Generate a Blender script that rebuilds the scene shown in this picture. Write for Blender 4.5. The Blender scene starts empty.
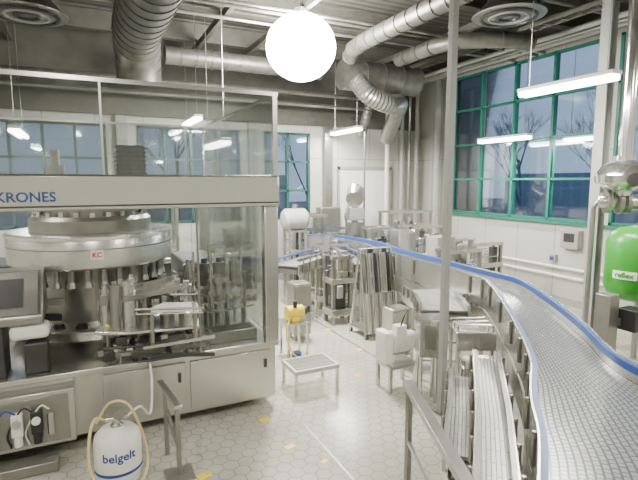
import bpy, bmesh, math, random
from mathutils import Vector, Matrix, Euler
random.seed(4)
SN, CS = 0.4352, 0.9003
HR = -0.4503
def hall(X, Y):            # survey frame (turned 25.8 deg to the hall axes) -> hall axes
    return (CS*X+SN*Y, -SN*X+CS*Y)

# ------------------------------------------------------------------ materials
def nmat(name):
    m = bpy.data.materials.new(name); m.use_nodes = True
    nt = m.node_tree
    return m, nt, nt.nodes['Principled BSDF']
def mat(name, col, met=0.0, rough=0.5, var=0.12, scale=6.0, bump=0.0, stretch=(1,1,1), emis=None, es=0, rv=.05):
    m, nt, p = nmat(name)
    tc = nt.nodes.new('ShaderNodeTexCoord'); mp = nt.nodes.new('ShaderNodeMapping')
    mp.inputs['Scale'].default_value = stretch
    nz = nt.nodes.new('ShaderNodeTexNoise'); nz.inputs['Scale'].default_value = scale; nz.inputs['Detail'].default_value = 4
    cr = nt.nodes.new('ShaderNodeValToRGB')
    cr.color_ramp.elements[0].position = .3; cr.color_ramp.elements[1].position = .7
    cr.color_ramp.elements[0].color = (*[c*(1-var) for c in col], 1)
    cr.color_ramp.elements[1].color = (*[min(1, c*(1+var)) for c in col], 1)
    L = nt.links.new
    L(tc.outputs['Object'], mp.inputs['Vector']); L(mp.outputs['Vector'], nz.inputs['Vector'])
    L(nz.outputs['Fac'], cr.inputs['Fac']); L(cr.outputs['Color'], p.inputs['Base Color'])
    mr = nt.nodes.new('ShaderNodeMapRange')
    mr.inputs['To Min'].default_value = max(.03, rough-rv); mr.inputs['To Max'].default_value = min(1, rough+rv)
    L(nz.outputs['Fac'], mr.inputs['Value']); L(mr.outputs['Result'], p.inputs['Roughness'])
    p.inputs['Metallic'].default_value = met
    if emis:
        p.inputs['Emission Color'].default_value = (*emis, 1); p.inputs['Emission Strength'].default_value = es
    return m
STEEL = mat('stainless_steel', (.62, .615, .575), .9, .25, .03, 2, rv=.02)
STEELD = mat('worn_steel', (.33, .325, .295), .8, .32, .10, 5, rv=.03)
BRIGHT = mat('polished_steel', (.88, .875, .84), .95, .13, .02, 2, rv=.02)
GALV = mat('galvanised_sheet', (.17, .165, .145), .6, .42, .22, 7)
DARK = mat('dark_metal', (.06, .06, .058), .4, .4)
BLACK = mat('black_plastic', (.02, .02, .022), 0, .4)
GREY = mat('grey_paint', (.34, .345, .32), .1, .5, .04)
WHITE = mat('white_paint', (.80, .79, .74), 0, .4, .04)
TEAL = mat('green_window_frame', (.012, .16, .11), 0, .4)
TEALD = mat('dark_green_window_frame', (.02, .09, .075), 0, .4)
TANKG = mat('green_enamel', (.035, .27, .025), 0, .3, .05)
BLUE = mat('blue_guide_plastic', (.03, .08, .28), 0, .35)
BLUEP = mat('blue_print', (.02, .06, .25), 0, .5)
YEL = mat('yellow_paint', (.85, .62, .03), 0, .45)
RED = mat('red_print', (.65, .04, .03), 0, .5)
HOSE = mat('cream_hose', (.66, .56, .25), 0, .45)
BEAMM = mat('brown_grey_beam_paint', (.10, .097, .08), .1, .6, .15)
CLAD = mat('dark_upper_cladding', (.10, .097, .08), .1, .6, .2, 3)
BARK = mat('bark', (.10, .12, .16), 0, .9)
RUBBER = mat('rubber', (.03, .03, .03), 0, .8)
LAMP = mat('lamp_tube_glow', (1, 1, 1), 0, .5, 0, 1, 0, (1, 1, 1), (1, .98, .90), 30)
LAMPH = mat('high_bay_glow', (1, 1, 1), 0, .5, 0, 1, 0, (1, 1, 1), (1, .98, .92), 110)

def glassm(name, tint, amt, k):
    m = bpy.data.materials.new(name); m.use_nodes = True; nt = m.node_tree
    nt.nodes.clear(); o = nt.nodes.new('ShaderNodeOutputMaterial')
    t = nt.nodes.new('ShaderNodeBsdfTransparent'); t.inputs['Color'].default_value = (*tint, 1)
    g = nt.nodes.new('ShaderNodeBsdfGlossy'); g.inputs['Roughness'].default_value = .05
    lw = nt.nodes.new('ShaderNodeFresnel'); lw.inputs['IOR'].default_value = 1.4
    ad = nt.nodes.new('ShaderNodeMath'); ad.operation = 'MULTIPLY_ADD'; ad.inputs[1].default_value = k; ad.inputs[2].default_value = amt
    nz = nt.nodes.new('ShaderNodeTexNoise'); nz.inputs['Scale'].default_value = 2
    ml = nt.nodes.new('ShaderNodeMath'); ml.operation = 'MULTIPLY_ADD'; ml.inputs[1].default_value = .04
    mx = nt.nodes.new('ShaderNodeMixShader'); L = nt.links.new
    L(lw.outputs[0], ad.inputs[0]); L(nz.outputs['Fac'], ml.inputs[0]); L(ad.outputs[0], ml.inputs[2]); L(ml.outputs[0], mx.inputs[0])
    L(t.outputs[0], mx.inputs[1]); L(g.outputs[0], mx.inputs[2]); L(mx.outputs[0], o.inputs[0])
    return m
GLASS = glassm('clear_guard_glass', (.86, .88, .87), .07, .45)
WGLASS = glassm('window_glass', (.85, .92, .97), .05, .9)

def floor_mat():
    m, nt, p = nmat('hexagon_tile_floor'); N = nt.nodes.new; L = nt.links.new
    tc = N('ShaderNodeTexCoord')
    def vm(op, a=None, b=None, bv=None):
        n = N('ShaderNodeVectorMath'); n.operation = op
        if a is not None: L(a, n.inputs[0])
        if b is not None: L(b, n.inputs[1])
        if bv is not None: n.inputs[1].default_value = bv
        return n
    def mm(op, a, b=None, bv=0.0):
        n = N('ShaderNodeMath'); n.operation = op; L(a, n.inputs[0])
        if b is not None: L(b, n.inputs[1])
        else: n.inputs[1].default_value = bv
        return n.outputs[0]
    S = 7.0
    sc = vm('MULTIPLY', tc.outputs['Object'], bv=(S, S, 0)); sc2 = vm('ADD', sc.outputs[0], bv=(1000, 1732.05, 0))
    def cell(src):
        md = vm('MODULO', src, bv=(1, 1.7320508, 1)); return vm('SUBTRACT', md.outputs[0], bv=(.5, .8660254, 0)).outputs[0]
    a = cell(sc2.outputs[0]); sh = vm('SUBTRACT', sc2.outputs[0], bv=(.5, .8660254, 0)); b = cell(sh.outputs[0])
    la = vm('LENGTH', a).outputs['Value']; lb = vm('LENGTH', b).outputs['Value']
    lt = mm('LESS_THAN', la, lb)
    mx = N('ShaderNodeMix'); mx.data_type = 'VECTOR'; L(lt, mx.inputs[0]); L(b, mx.inputs[4]); L(a, mx.inputs[5])
    g = vm('ABSOLUTE', mx.outputs[1]).outputs[0]
    sx = N('ShaderNodeSeparateXYZ'); L(g, sx.inputs[0])
    dt = vm('DOT_PRODUCT', g, bv=(.5, .8660254, 0)).outputs['Value']
    d = mm('MAXIMUM', sx.outputs[0], dt)
    edge = mm('GREATER_THAN', d, bv=.465)
    idv = vm('SUBTRACT', sc2.outputs[0], mx.outputs[1]).outputs[0]
    wn = N('ShaderNodeTexWhiteNoise'); L(idv, wn.inputs['Vector'])
    nz = N('ShaderNodeTexNoise'); nz.inputs['Scale'].default_value = 1.1; nz.inputs['Detail'].default_value = 6; L(tc.outputs['Object'], nz.inputs['Vector'])
    cr = N('ShaderNodeValToRGB'); cr.color_ramp.elements[0].position = .3; cr.color_ramp.elements[1].position = .7
    cr.color_ramp.elements[0].color = (.37, .36, .30, 1); cr.color_ramp.elements[1].color = (.50, .49, .415, 1)
    L(nz.outputs['Fac'], cr.inputs['Fac'])
    m2 = N('ShaderNodeMix'); m2.data_type = 'RGBA'; m2.blend_type = 'MULTIPLY'; m2.inputs[0].default_value = .06
    L(cr.outputs[0], m2.inputs[6]); L(wn.outputs['Value'], m2.inputs[7])
    m3 = N('ShaderNodeMix'); m3.data_type = 'RGBA'; L(edge, m3.inputs[0]); L(m2.outputs[2], m3.inputs[6]); m3.inputs[7].default_value = (.27, .26, .215, 1)
    L(m3.outputs[2], p.inputs['Base Color'])
    p.inputs['Roughness'].default_value = .2
    return m
def belt_mat(name, col, bw, rh, dark, met=.3, rough=.3):
    m, nt, p = nmat(name); N = nt.nodes.new; L = nt.links.new
    uv = N('ShaderNodeUVMap'); br = N('ShaderNodeTexBrick'); L(uv.outputs[0], br.inputs['Vector'])
    br.inputs['Scale'].default_value = 1; br.inputs['Brick Width'].default_value = bw; br.inputs['Row Height'].default_value = rh
    br.inputs['Mortar Size'].default_value = rh*.16; br.inputs['Mortar Smooth'].default_value = .2
    br.inputs['Color1'].default_value = (*col, 1); br.inputs['Color2'].default_value = (*[c*.85 for c in col], 1)
    br.inputs['Mortar'].default_value = (*dark, 1)
    L(br.outputs['Color'], p.inputs['Base Color']); p.inputs['Metallic'].default_value = met; p.inputs['Roughness'].default_value = rough
    bp = N('ShaderNodeBump'); bp.inputs['Strength'].default_value = .3; bp.invert = True; bp.inputs['Distance'].default_value = .005
    L(br.outputs['Fac'], bp.inputs['Height']); L(bp.outputs[0], p.inputs['Normal'])
    return m
BELT = belt_mat('modular_belt', (.44, .45, .44), .05, .034, (.14, .15, .155), .5, .2)
BELT2 = belt_mat('slat_chain', (.56, .56, .53), .3, .03, (.2, .2, .2), .6)
def deck_mat():
    m, nt, p = nmat('dark_corrugated_deck'); N = nt.nodes.new; L = nt.links.new
    tc = N('ShaderNodeTexCoord'); w = N('ShaderNodeTexWave'); w.bands_direction = 'Y'; w.inputs['Scale'].default_value = 1.6
    w.wave_profile = 'SIN'; L(tc.outputs['Object'], w.inputs['Vector'])
    cr = N('ShaderNodeValToRGB'); cr.color_ramp.elements[0].color = (.035, .034, .028, 1); cr.color_ramp.elements[1].color = (.10, .096, .08, 1)
    L(w.outputs['Fac'], cr.inputs[0]); L(cr.outputs[0], p.inputs['Base Color']); p.inputs['Roughness'].default_value = .6
    b = N('ShaderNodeBump'); b.inputs['Strength'].default_value = .6; L(w.outputs['Fac'], b.inputs['Height']); L(b.outputs[0], p.inputs['Normal'])
    return m
def panelwall():
    m, nt, p = nmat('white_panelled_wall'); N = nt.nodes.new; L = nt.links.new
    tc = N('ShaderNodeTexCoord'); sx = N('ShaderNodeSeparateXYZ'); L(tc.outputs['Object'], sx.inputs[0])
    ad = N('ShaderNodeMath'); ad.operation = 'ADD'; L(sx.outputs[0], ad.inputs[0]); L(sx.outputs[1], ad.inputs[1])
    cb = N('ShaderNodeCombineXYZ'); L(ad.outputs[0], cb.inputs[0]); L(sx.outputs[2], cb.inputs[1])
    br = N('ShaderNodeTexBrick'); L(cb.outputs[0], br.inputs['Vector']); br.offset = 0
    br.inputs['Scale'].default_value = 1; br.inputs['Brick Width'].default_value = 1.0; br.inputs['Row Height'].default_value = 3.2; br.inputs['Mortar Size'].default_value = .012
    br.inputs['Color1'].default_value = (.52, .515, .465, 1); br.inputs['Color2'].default_value = (.48, .475, .43, 1); br.inputs['Mortar'].default_value = (.30, .30, .27, 1)
    L(br.outputs['Color'], p.inputs['Base Color']); p.inputs['Roughness'].default_value = .5
    return m
PANEL = panelwall()
GRATE = mat('steel_grating_bars', (.52, .51, .46), .7, .4, .1, 20)

# ------------------------------------------------------------------ geometry builder
def link(o): bpy.context.scene.collection.objects.link(o)
class G:
    def __init__(s): s.bm = bmesh.new(); s.uv = s.bm.loops.layers.uv.new('UVMap')
    def box(s, c, d, r=(0, 0, 0)):
        M = Matrix.Translation(c) @ Euler(r).to_matrix().to_4x4() @ Matrix.Diagonal((d[0], d[1], d[2], 1))
        bmesh.ops.create_cube(s.bm, size=1, matrix=M); return s
    def hbox(s, X, Y, z, w, d, h):
        x, y = hall(X, Y); return s.box((x, y, z), (w, d, h), (0, 0, HR))
    def bb(s, a, b):
        return s.box([(a[i]+b[i])/2 for i in range(3)], [abs(b[i]-a[i]) for i in range(3)])
    def cyl(s, p0, p1, r, r2=None, seg=16):
        p0 = Vector(p0); p1 = Vector(p1); d = p1-p0
        M = Matrix.Translation((p0+p1)/2) @ d.to_track_quat('Z', 'Y').to_matrix().to_4x4()
        bmesh.ops.create_cone(s.bm, cap_ends=True, segments=seg, radius1=r, radius2=r if r2 is None else r2, depth=d.length, matrix=M); return s
    def sph(s, c, r, sc=(1, 1, 1)):
        M = Matrix.Translation(c) @ Matrix.Diagonal((*sc, 1))
        bmesh.ops.create_uvsphere(s.bm, u_segments=28, v_segments=16, radius=r, matrix=M); return s
    def tube(s, pts, r, seg=8, smooth=0):
        P = [Vector(p) for p in pts]
        if smooth: P = crv(P, smooth)
        rings = []
        t0 = (P[1]-P[0]).normalized(); n = t0.orthogonal().normalized()
        for i, p in enumerate(P):
            a = P[max(0, i-1)]; b = P[min(len(P)-1, i+1)]; t = (b-a).normalized()
            n = (n - t*n.dot(t)).normalized(); bn = t.cross(n)
            rr = r(i/(len(P)-1)) if callable(r) else r
            rings.append([s.bm.verts.new(p+(n*math.cos(k*2*math.pi/seg)+bn*math.sin(k*2*math.pi/seg))*rr) for k in range(seg)])
        for A, B in zip(rings, rings[1:]):
            for k in range(seg): s.bm.faces.new((A[k], A[(k+1) % seg], B[(k+1) % seg], B[k]))
        s.bm.faces.new(rings[0][::-1]); s.bm.faces.new(rings[-1]); return s
    def lathe(s, c, prof, seg=32, rx=None):
        rings = []
        R = rx or Matrix.Identity(3)
        for r, z in prof:
            rings.append([s.bm.verts.new(Vector(c)+R @ Vector((r*math.cos(k*2*math.pi/seg), r*math.sin(k*2*math.pi/seg), z))) for k in range(seg)])
        for A, B in zip(rings, rings[1:]):
            for k in range(seg): s.bm.faces.new((A[k], A[(k+1) % seg], B[(k+1) % seg], B[k]))
        s.bm.faces.new(rings[0][::-1]); s.bm.faces.new(rings[-1]); return s
    def prism(s, pts, z0, z1):
        a = [s.bm.verts.new((p[0], p[1], z0)) for p in pts]; b = [s.bm.verts.new((p[0], p[1], z1)) for p in pts]; n = len(pts)
        for k in range(n): s.bm.faces.new((a[k], a[(k+1) % n], b[(k+1) % n], b[k]))
        s.bm.faces.new(a[::-1]); s.bm.faces.new(b); return s
    def prismx(s, pts, x0, x1):
        a = [s.bm.verts.new((x0, p[0], p[1])) for p in pts]; b = [s.bm.verts.new((x1, p[0], p[1])) for p in pts]; n = len(pts)
        for k in range(n): s.bm.faces.new((a[k], a[(k+1) % n], b[(k+1) % n], b[k]))
        s.bm.faces.new(a[::-1]); s.bm.faces.new(b); return s
    def ribbon(s, path, o0, o1, z0, z1, e0=0, e1=0):
        rings = []; arc = 0; arcs = []
        for i, p in enumerate(path):
            a = path[max(0, i-1)]; b = path[min(len(path)-1, i+1)]
            t = Vector((b[0]-a[0], b[1]-a[1])).normalized(); n = Vector((t.y, -t.x))
            if i: arc += (Vector(p[:2])-Vector(path[i-1][:2])).length
            arcs.append(arc)
            zz = p[2] if len(p) > 2 else 0
            f = p[3] if len(p) > 3 else 1
            A, B = o0*f+e0, o1*f+e1
            rings.append([s.bm.verts.new((p[0]+n.x*o, p[1]+n.y*o, z+zz)) for o, z in ((A, z0), (B, z0), (B, z1), (A, z1))])
        ofs = (o0, o1, o1, o0)
        for i in range(len(rings)-1):
            A, B = rings[i], rings[i+1]
            for k in range(4):
                k2 = (k+1) % 4
                f = s.bm.faces.new((A[k], A[k2], B[k2], B[k]))
                for l, q in zip(f.loops, ((ofs[k], arcs[i]), (ofs[k2], arcs[i]), (ofs[k2], arcs[i+1]), (ofs[k], arcs[i+1]))): l[s.uv].uv = (q[1], q[0]+5)
        s.bm.faces.new(rings[0][::-1]); s.bm.faces.new(rings[-1]); return s
    def obj(s, name, m, parent=None, loc=None, bev=0, label=None, cat=None, kind=None, group=None):
        bmesh.ops.recalc_face_normals(s.bm, faces=s.bm.faces)
        if parent is not None: org = Vector(parent['org'])
        elif loc is not None: org = Vector(loc)
        else:
            vs = [v.co for v in s.bm.verts]
            org = Vector(((min(v.x for v in vs)+max(v.x for v in vs))/2, (min(v.y for v in vs)+max(v.y for v in vs))/2, min(v.z for v in vs)))
            if kind == 'structure': org = Vector((0, 0, 0))
        bmesh.ops.translate(s.bm, verts=s.bm.verts, vec=-org)
        me = bpy.data.meshes.new(name); s.bm.to_mesh(me); s.bm.free()
        for p in me.polygons: p.use_smooth = True
        me.set_sharp_from_angle(angle=math.radians(35))
        me.materials.append(m)
        o = bpy.data.objects.new(name, me); link(o)
        if parent is not None: o.parent = parent; o['org'] = list(org)
        else: o.location = org; o['org'] = list(org)
        if bev:
            b = o.modifiers.new('bevel', 'BEVEL'); b.width = bev; b.segments = 2; b.limit_method = 'ANGLE'
        if label: o['label'] = label
        if cat: o['category'] = cat
        if kind: o['kind'] = kind
        if group: o['group'] = group
        return o
def crv(P, n):
    P = [Vector(p) for p in P]; out = []
    Q = [P[0]*2-P[1]]+P+[P[-1]*2-P[-2]]
    for i in range(1, len(Q)-2):
        for k in range(n):
            t = k/n; a, b, c, d = Q[i-1:i+3]
            out.append(.5*((2*b)+(c-a)*t+(2*a-5*b+4*c-d)*t*t+(3*b-a-3*c+d)*t**3))
    out.append(P[-1]); return out
def thing(name, label, cat, loc, group=None):
    e = bpy.data.objects.new(name, None); link(e); e.location = loc; e['org'] = list(loc); e.empty_display_size = .1
    e['label'] = label; e['category'] = cat
    if group: e['group'] = group
    return e
def text(body, size, m, parent, loc, rot, name='lettering', ext=.002, spacing=1.0, wrap=None, bold=.012):
    cu = bpy.data.curves.new('t', 'FONT'); cu.body = body; cu.size = size; cu.extrude = ext; cu.align_x = 'CENTER'; cu.align_y = 'CENTER'; cu.space_character = spacing; cu.resolution_u = 3
    cu.offset = size*bold
    t = bpy.data.objects.new('t', cu); link(t); bpy.context.view_layer.update()
    me = bpy.data.meshes.new_from_object(t); bpy.data.objects.remove(t)
    if wrap:
        for v in me.vertices:
            a = v.co.x/wrap; r = wrap+v.co.z
            v.co = Vector((r*math.sin(a), v.co.y, r*math.cos(a)-wrap))
    me.materials.clear(); me.materials.append(m)
    o = bpy.data.objects.new(name, me); link(o); o.parent = parent
    o.location = Vector(loc)-Vector(parent['org']); o.rotation_euler = rot; return o

# ------------------------------------------------------------------ room
X0, X1, Y0, Y1, H = -5.0, 9.0, -3.0, 11.75, 5.9
G().bb((X0, Y0, -.1), (X1, Y1, 0)).obj('floor', floor_mat(), kind='structure')
G().bb((X0-.2, Y0-.2, H), (X1+.2, Y1+.2, H+.1)).obj('ceiling', deck_mat(), kind='structure')
G().bb((X0-.2, Y0, 0), (X0, Y1, H)).obj('wall_left', PANEL, kind='structure')
G().bb((X0-.2, Y0-.2, 0), (X1+.2, Y0, H)).obj('wall_front', PANEL, kind='structure')
def wall_open(name, axis, a0, a1, pos, opens):
    g = G()
    def seg(p, q, z0, z1):
        if q-p < 1e-4 or z1-z0 < 1e-4: return
        if axis == 'x': g.bb((p, pos, z0), (q, pos+.2, z1))
        else: g.bb((pos, p, z0), (pos+.2, q, z1))
    cur = a0
    for (p, q, z0, z1) in sorted(opens):
        seg(cur, p, 0, H); seg(p, q, 0, z0); seg(p, q, z1, H); cur = q
    seg(cur, a1, 0, H)
    return g.obj(name, PANEL, kind='structure')
ow_b = [(-3.2, .46, 1.6, 3.85), (1.1, 3.5, 1.6, 3.85), (4.13, 5.41, 1.6, 3.85)]
ow_r = [(6.2, 10.3, 1.76, 5.3), (1.4, 5.85, 1.76, 5.3)]
wall_open('wall_back', 'x', X0-.2, X1+.2, Y1, ow_b)
wall_open('wall_right', 'y', Y0, Y1, X1, ow_r)
def window(n, axis, p, q, z0, z1, pos, nc, nr, fm):
    root = thing('window_%d' % n, 'green-framed factory window with dusk outside', 'window', ((p+q)/2, pos+.1, z0) if axis == 'x' else (pos+.1, (p+q)/2, z0))
    root['kind'] = 'structure'
    g = G(); w = .06
    def bar(a, b, c, d):
        if axis == 'x': g.bb((a, pos-.02, c), (b, pos+.1, d))
        else: g.bb((pos-.02, a, c), (pos+.1, b, d))
    for i in range(nc+1):
        x = p+(q-p)*i/nc; x = min(max(x, p+w/2), q-w/2); bar(x-w/2, x+w/2, z0, z1)
    for j in range(nr+1):
        z = z0+(z1-z0)*j/nr; z = min(max(z, z0+w/2), z1-w/2); bar(p, q, z-w/2*.8, z+w/2*.8)
    g.obj('window_frame', fm, root)
    g = G()
    if axis == 'x': g.bb((p, pos+.04, z0), (q, pos+.05, z1))
    else: g.bb((pos+.04, p, z0), (pos+.05, q, z1))
    g.obj('window_glass', WGLASS, root)
for i, (p, q, a, b) in enumerate(ow_b): window(i+1, 'x', p, q, a, b, Y1, max(1, round((q-p)/.65)), 3, TEALD)
window(4, 'y', 6.2, 10.3, 1.76, 5.3, X1, 4, 4, TEAL)
window(5, 'y', 1.4, 5.85, 1.76, 5.3, X1, 4, 4, TEAL)
G().bb((X1-.08, 1.3, 1.70), (X1-.001, 10.4, 1.755)).obj('trim_1', TEAL, kind='structure')
G().bb((X0, Y1-.05, 4.25), (X1-.06, Y1-.001, H-.001)).obj('trim_2', CLAD, kind='structure')
G().bb((X1-.05, Y0, 5.38), (X1-.001, Y1-.06, H-.001)).obj('trim_3', CLAD, kind='structure')
G().bb((X0, Y1-.14, 4.05), (X1-.2, Y1-.051, 4.25)).obj('trim_4', BEAMM, kind='structure')
for n, x in enumerate((.78, 3.8, 5.9, 8.45)):
    G().bb((x-.11, Y1-.16, 0), (x+.11, Y1-.001, 4.04)).obj('trim_%d' % (n+5), STEELD if n == 2 else GREY, kind='structure')
G().bb((X1-.03, Y0, 0), (X1-.001, Y1, .15)).obj('baseboard_right', GREY, kind='structure')
G().bb((X0, Y1-.03, 0), (X1-.04, Y1-.001, .15)).obj('baseboard_back', GREY, kind='structure')
d = thing('door_1', 'white double industrial door', 'door', (7.1, Y1-.04, 0)); d['kind'] = 'structure'
for (a, b) in ((6.3, 7.08), (7.12, 7.9)): G().bb((a, Y1-.05, .02), (b, Y1-.004, 2.9)).obj('door_leaf', WHITE, d, bev=.006)
G().bb((6.22, Y1-.07, 0), (6.29, Y1-.003, 3)).bb((7.91, Y1-.07, 0), (7.98, Y1-.003, 3)).bb((6.22, Y1-.07, 2.91), (7.98, Y1-.003, 3)).obj('door_frame', GREY, d)
G().tube([(7.02, Y1-.05, 1.0), (7.02, Y1-.1, 1.02), (7.02, Y1-.1, 1.3), (7.02, Y1-.05, 1.32)], .012).obj('handle', STEEL, d)

for i, y in enumerate([.6, 2.6, 4.6, 6.6, 8.6, 10.6]):
    g = G().bb((X0, y-.09, 5.50), (X1, y+.09, 5.53)).bb((X0, y-.012, 5.5), (X1, y+.012, H)).bb((X0, y-.09, H-.03), (X1, y+.09, H-.001))
    g.obj('ceiling_beam', BEAMM, label='dark grey steel I-beam carrying the ceiling deck', cat='beam', group='ceiling beams')
for i, x in enumerate([-3.2, -1.2, 2.3, 3.4, 6.6, 7.6]):
    G().bb((x-.04, Y0, 5.38), (x+.04, Y1-.06, 5.50)).obj('ceiling_purlin', BEAMM, label='narrow dark steel channel under the ceiling beams', cat='beam', group='ceiling purlins')

def duct(path, r, label, mt=GALV, ribs=.25):
    P = [Vector(p) for p in path]
    root = thing('ventilation_duct', label, 'air duct', tuple(P[0]-Vector((0, 0, r))))
    G().tube(P, r, 28).obj('duct_pipe', mt, root)
    acc = 0
    for a, b in zip(P, P[1:]):
        acc += (b-a).length
        if acc > ribs:
            acc = 0; t = (b-a).normalized()
            G().cyl(b-t*.012, b+t*.012, r+.014, seg=28).obj('flange', mt, root)
    return root
duct([(.87, -2.6+.3*i, 5.0) for i in range(37)]+[(.88, 8.5, 4.99), (.90, 8.8, 4.93), (.93, 9.05, 4.80), (.95, 9.2, 4.6), (.95, 9.25, 4.35)], .37, 'big round galvanised ventilation duct with bands bending down at its end')
duct([(1.5+.3*i, 9.9, 5.0) for i in range(12)], .17, 'round galvanised duct along the ceiling')
duct([(5.25+.25*i, 9.7, 4.95) for i in range(9)], .33, 'wide round galvanised duct section under the ceiling')
duct([(4.7, -2.6+.3*i, 5.12) for i in range(36)]+[(4.75, 8.3, 5.1), (4.85, 8.6, 5.05)], .15, 'slim round galvanised duct running under the ceiling beams')
duct([(6.0, 8.6, 5.1), (6.0, 8.3, 5.1), (6.0, 7.9, 5.1), (6.0, 7.5, 5.1), (6.2, 7.0, 5.1), (6.8, 6.6, 5.1), (7.4, 6.5, 5.1)], .14, 'short curved galvanised branch duct under the ceiling')
p = crv([(5.3, 9.15, 4.75), (5.5, 8.95, 4.4), (6.0, 8.95, 4.25), (6.5, 9.3, 4.35), (6.9, 9.9, 4.3), (7.2, 10.8, 3.7)], 14)
G().tube(p, lambda t: .18+.022*(1 if int(t*70) % 2 else 0), 20).obj('flexible_duct', STEELD, label='silver corrugated flexible hose duct sagging near the ceiling', cat='air duct')
p = crv([(6.2, 10.0, 4.5), (6.1, 10.1, 4.0), (6.3, 10.6, 3.8), (6.5, 11.3, 4.2)], 14)
G().tube(p, lambda t: .10+.014*(1 if int(t*42) % 2 else 0), 16).obj('flexible_duct', GALV, label='thin corrugated flexible hose looping down from the duct', cat='air duct')
def diffuser(x, y, z):
    r = thing('ceiling_diffuser', 'round grey swirl air diffuser under the ceiling', 'air vent', (x, y, z), 'ceiling diffusers')
    G().lathe((x, y, z), [(.55, 0), (.57, .02), (.5, .06), (.3, .3), (.28, H-z-.005)], 36).obj('diffuser_body', STEELD, r)
    for k in range(3):
        rr = .16+.13*k
        pts = [(x+rr*math.cos(a*math.pi/14), y+rr*math.sin(a*math.pi/14), z-.012) for a in range(29)]
        G().tube(pts, .026, 6).obj('diffuser_ring', DARK if k != 1 else GREY, r)
x, y = hall(3.05, 8.1); diffuser(x, y, 5.22)
x, y = hall(-4.35, 7.5); diffuser(x, y, 5.05)
for k, (x, z, r) in enumerate([(8.55, 5.32, .06), (8.3, 5.3, .04), (8.05, 5.3, .05)]):
    G().tube([(x, Y0+.1, z), (x, 11.1, z), (x, 11.25, z-.12), (x, 11.3, z-.4), (x, 11.3, 0)], r, 10).obj('service_pipe', GREY if k != 1 else STEELD, label='long service pipe under the ceiling turning down in the corner', cat='pipe', group='service pipes')
for k, (x, y) in enumerate([(8.72, 10.62), (7.55, 11.3)]):
    G().tube([(x, y, 0), (x, y, 5.28)], .055 if k else .11, 12).obj('riser_pipe', WHITE if k else GREY, label='pale vertical riser pipe beside the corner', cat='pipe', group='riser pipes')
for k, (y, z) in enumerate([(3.7, 5.3), (5.4, 5.33), (7.5, 5.32), (7.7, 5.32), (8.3, 5.32), (10.9, 4.7), (11.3, 4.5)]):
    G().tube([(X0, y, z), (X1 if z > 5 else 7.0, y, z)], .03 if z > 5 else .05, 8).obj('ceiling_conduit', GALV if k % 2 else STEELD, label='thin grey conduit pipe crossing beneath the ceiling', cat='pipe', group='ceiling conduits')
for k, (xa, w_) in enumerate([(-2.4, .3), (7.0, .22)]):
    g = G().bb((xa, Y0+.1, 5.2), (xa+.015, Y1-.16, 5.27)).bb((xa+w_, Y0+.1, 5.2), (xa+w_+.015, Y1-.16, 5.27))
    for i in range(48): g.bb((xa, Y0+.2+i*.3, 5.2), (xa+w_, Y0+.225+i*.3, 5.212))
    g.obj('cable_tray', BEAMM, label='dark ladder cable tray hanging under the ceiling', cat='cable tray', group='cable trays')

# ------------------------------------------------------------------ lamps
def arealight(x, y, z, sx, sy, e, col=(1, .955, .865)):
    l = bpy.data.lights.new('luminaire_light', 'AREA'); l.shape = 'RECTANGLE'; l.size = sx; l.size_y = sy; l.energy = e; l.color = col
    o = bpy.data.objects.new('luminaire_light', l); o.location = (x, y, z); link(o)
def fluo(x, y, z, e=60, L=1.4):
    r = thing('fluorescent_lamp', 'long suspended fluorescent batten, switched on, glowing white', 'ceiling lamp', (x, y, z), 'fluorescent lamps')
    G().bb((x-.09, y-L/2, z+.05), (x+.09, y+L/2, z+.10)).obj('lamp_housing', WHITE, r, bev=.01)
    for s in (-.05, .05):
        G().cyl((x+s, y-L/2+.03, z+.02), (x+s, y+L/2-.03, z+.02), .038, seg=12).obj('lamp_tube', LAMP, r)
    for s in (-.5, .5):
        G().cyl((x, y+s*L*.8, z+.10), (x, y+s*L*.8, 5.9), .006, seg=6).obj('suspension_rod', STEELD, r)
    arealight(x, y, z-.03, .16, L, e)
lamps = [hall(3.2, 6.45)+(3.8,), hall(.66, 12.2)+(3.8,), hall(4.0, 10.6)+(3.47,), hall(-2.75, 10.6)+(3.85,), hall(-1.8, 8.5)+(3.2,), hall(5.6, 9.9)+(3.45,),  # third and last here are added, standing for lamp reflections in window glass
         (-2.2, 5.8, 4.6), (-1.0, 10.0, 3.4), (-.2, .5, 4.6), (4.0, .2, 4.6), (7.2, 1.0, 4.4), (-3.0, 1.5, 4.6)]  # lamps out of view here are added to light the hall
for x, y, z in lamps[:12]: fluo(x, y, z, 125)
x, y = hall(-.30, 8.3); z = 4.82
r = thing('high_bay_lamp', 'round high-bay lamp blazing white under the ceiling', 'ceiling lamp', (x, y, z))
G().cyl((x, y, z+.50), (x, y, z+.60), .16, .10, seg=24).obj('lamp_gear', WHITE, r)
G().sph((x, y, z-.02), .58, (1, 1, .93)).obj('lamp_glare_globe', LAMPH, r)  # globe enlarged so its solid shape covers the lamp's glare
G().cyl((x, y, z+.6), (x, y, 5.9), .02).obj('suspension_rod', STEELD, r)
l = bpy.data.lights.new('high_bay_light', 'AREA'); l.shape = 'DISK'; l.size = .7; l.energy = 380; l.color = (1, .97, .89)
o = bpy.data.objects.new('high_bay_light', l); o.location = (x, y, z-.6); link(o)

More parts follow.
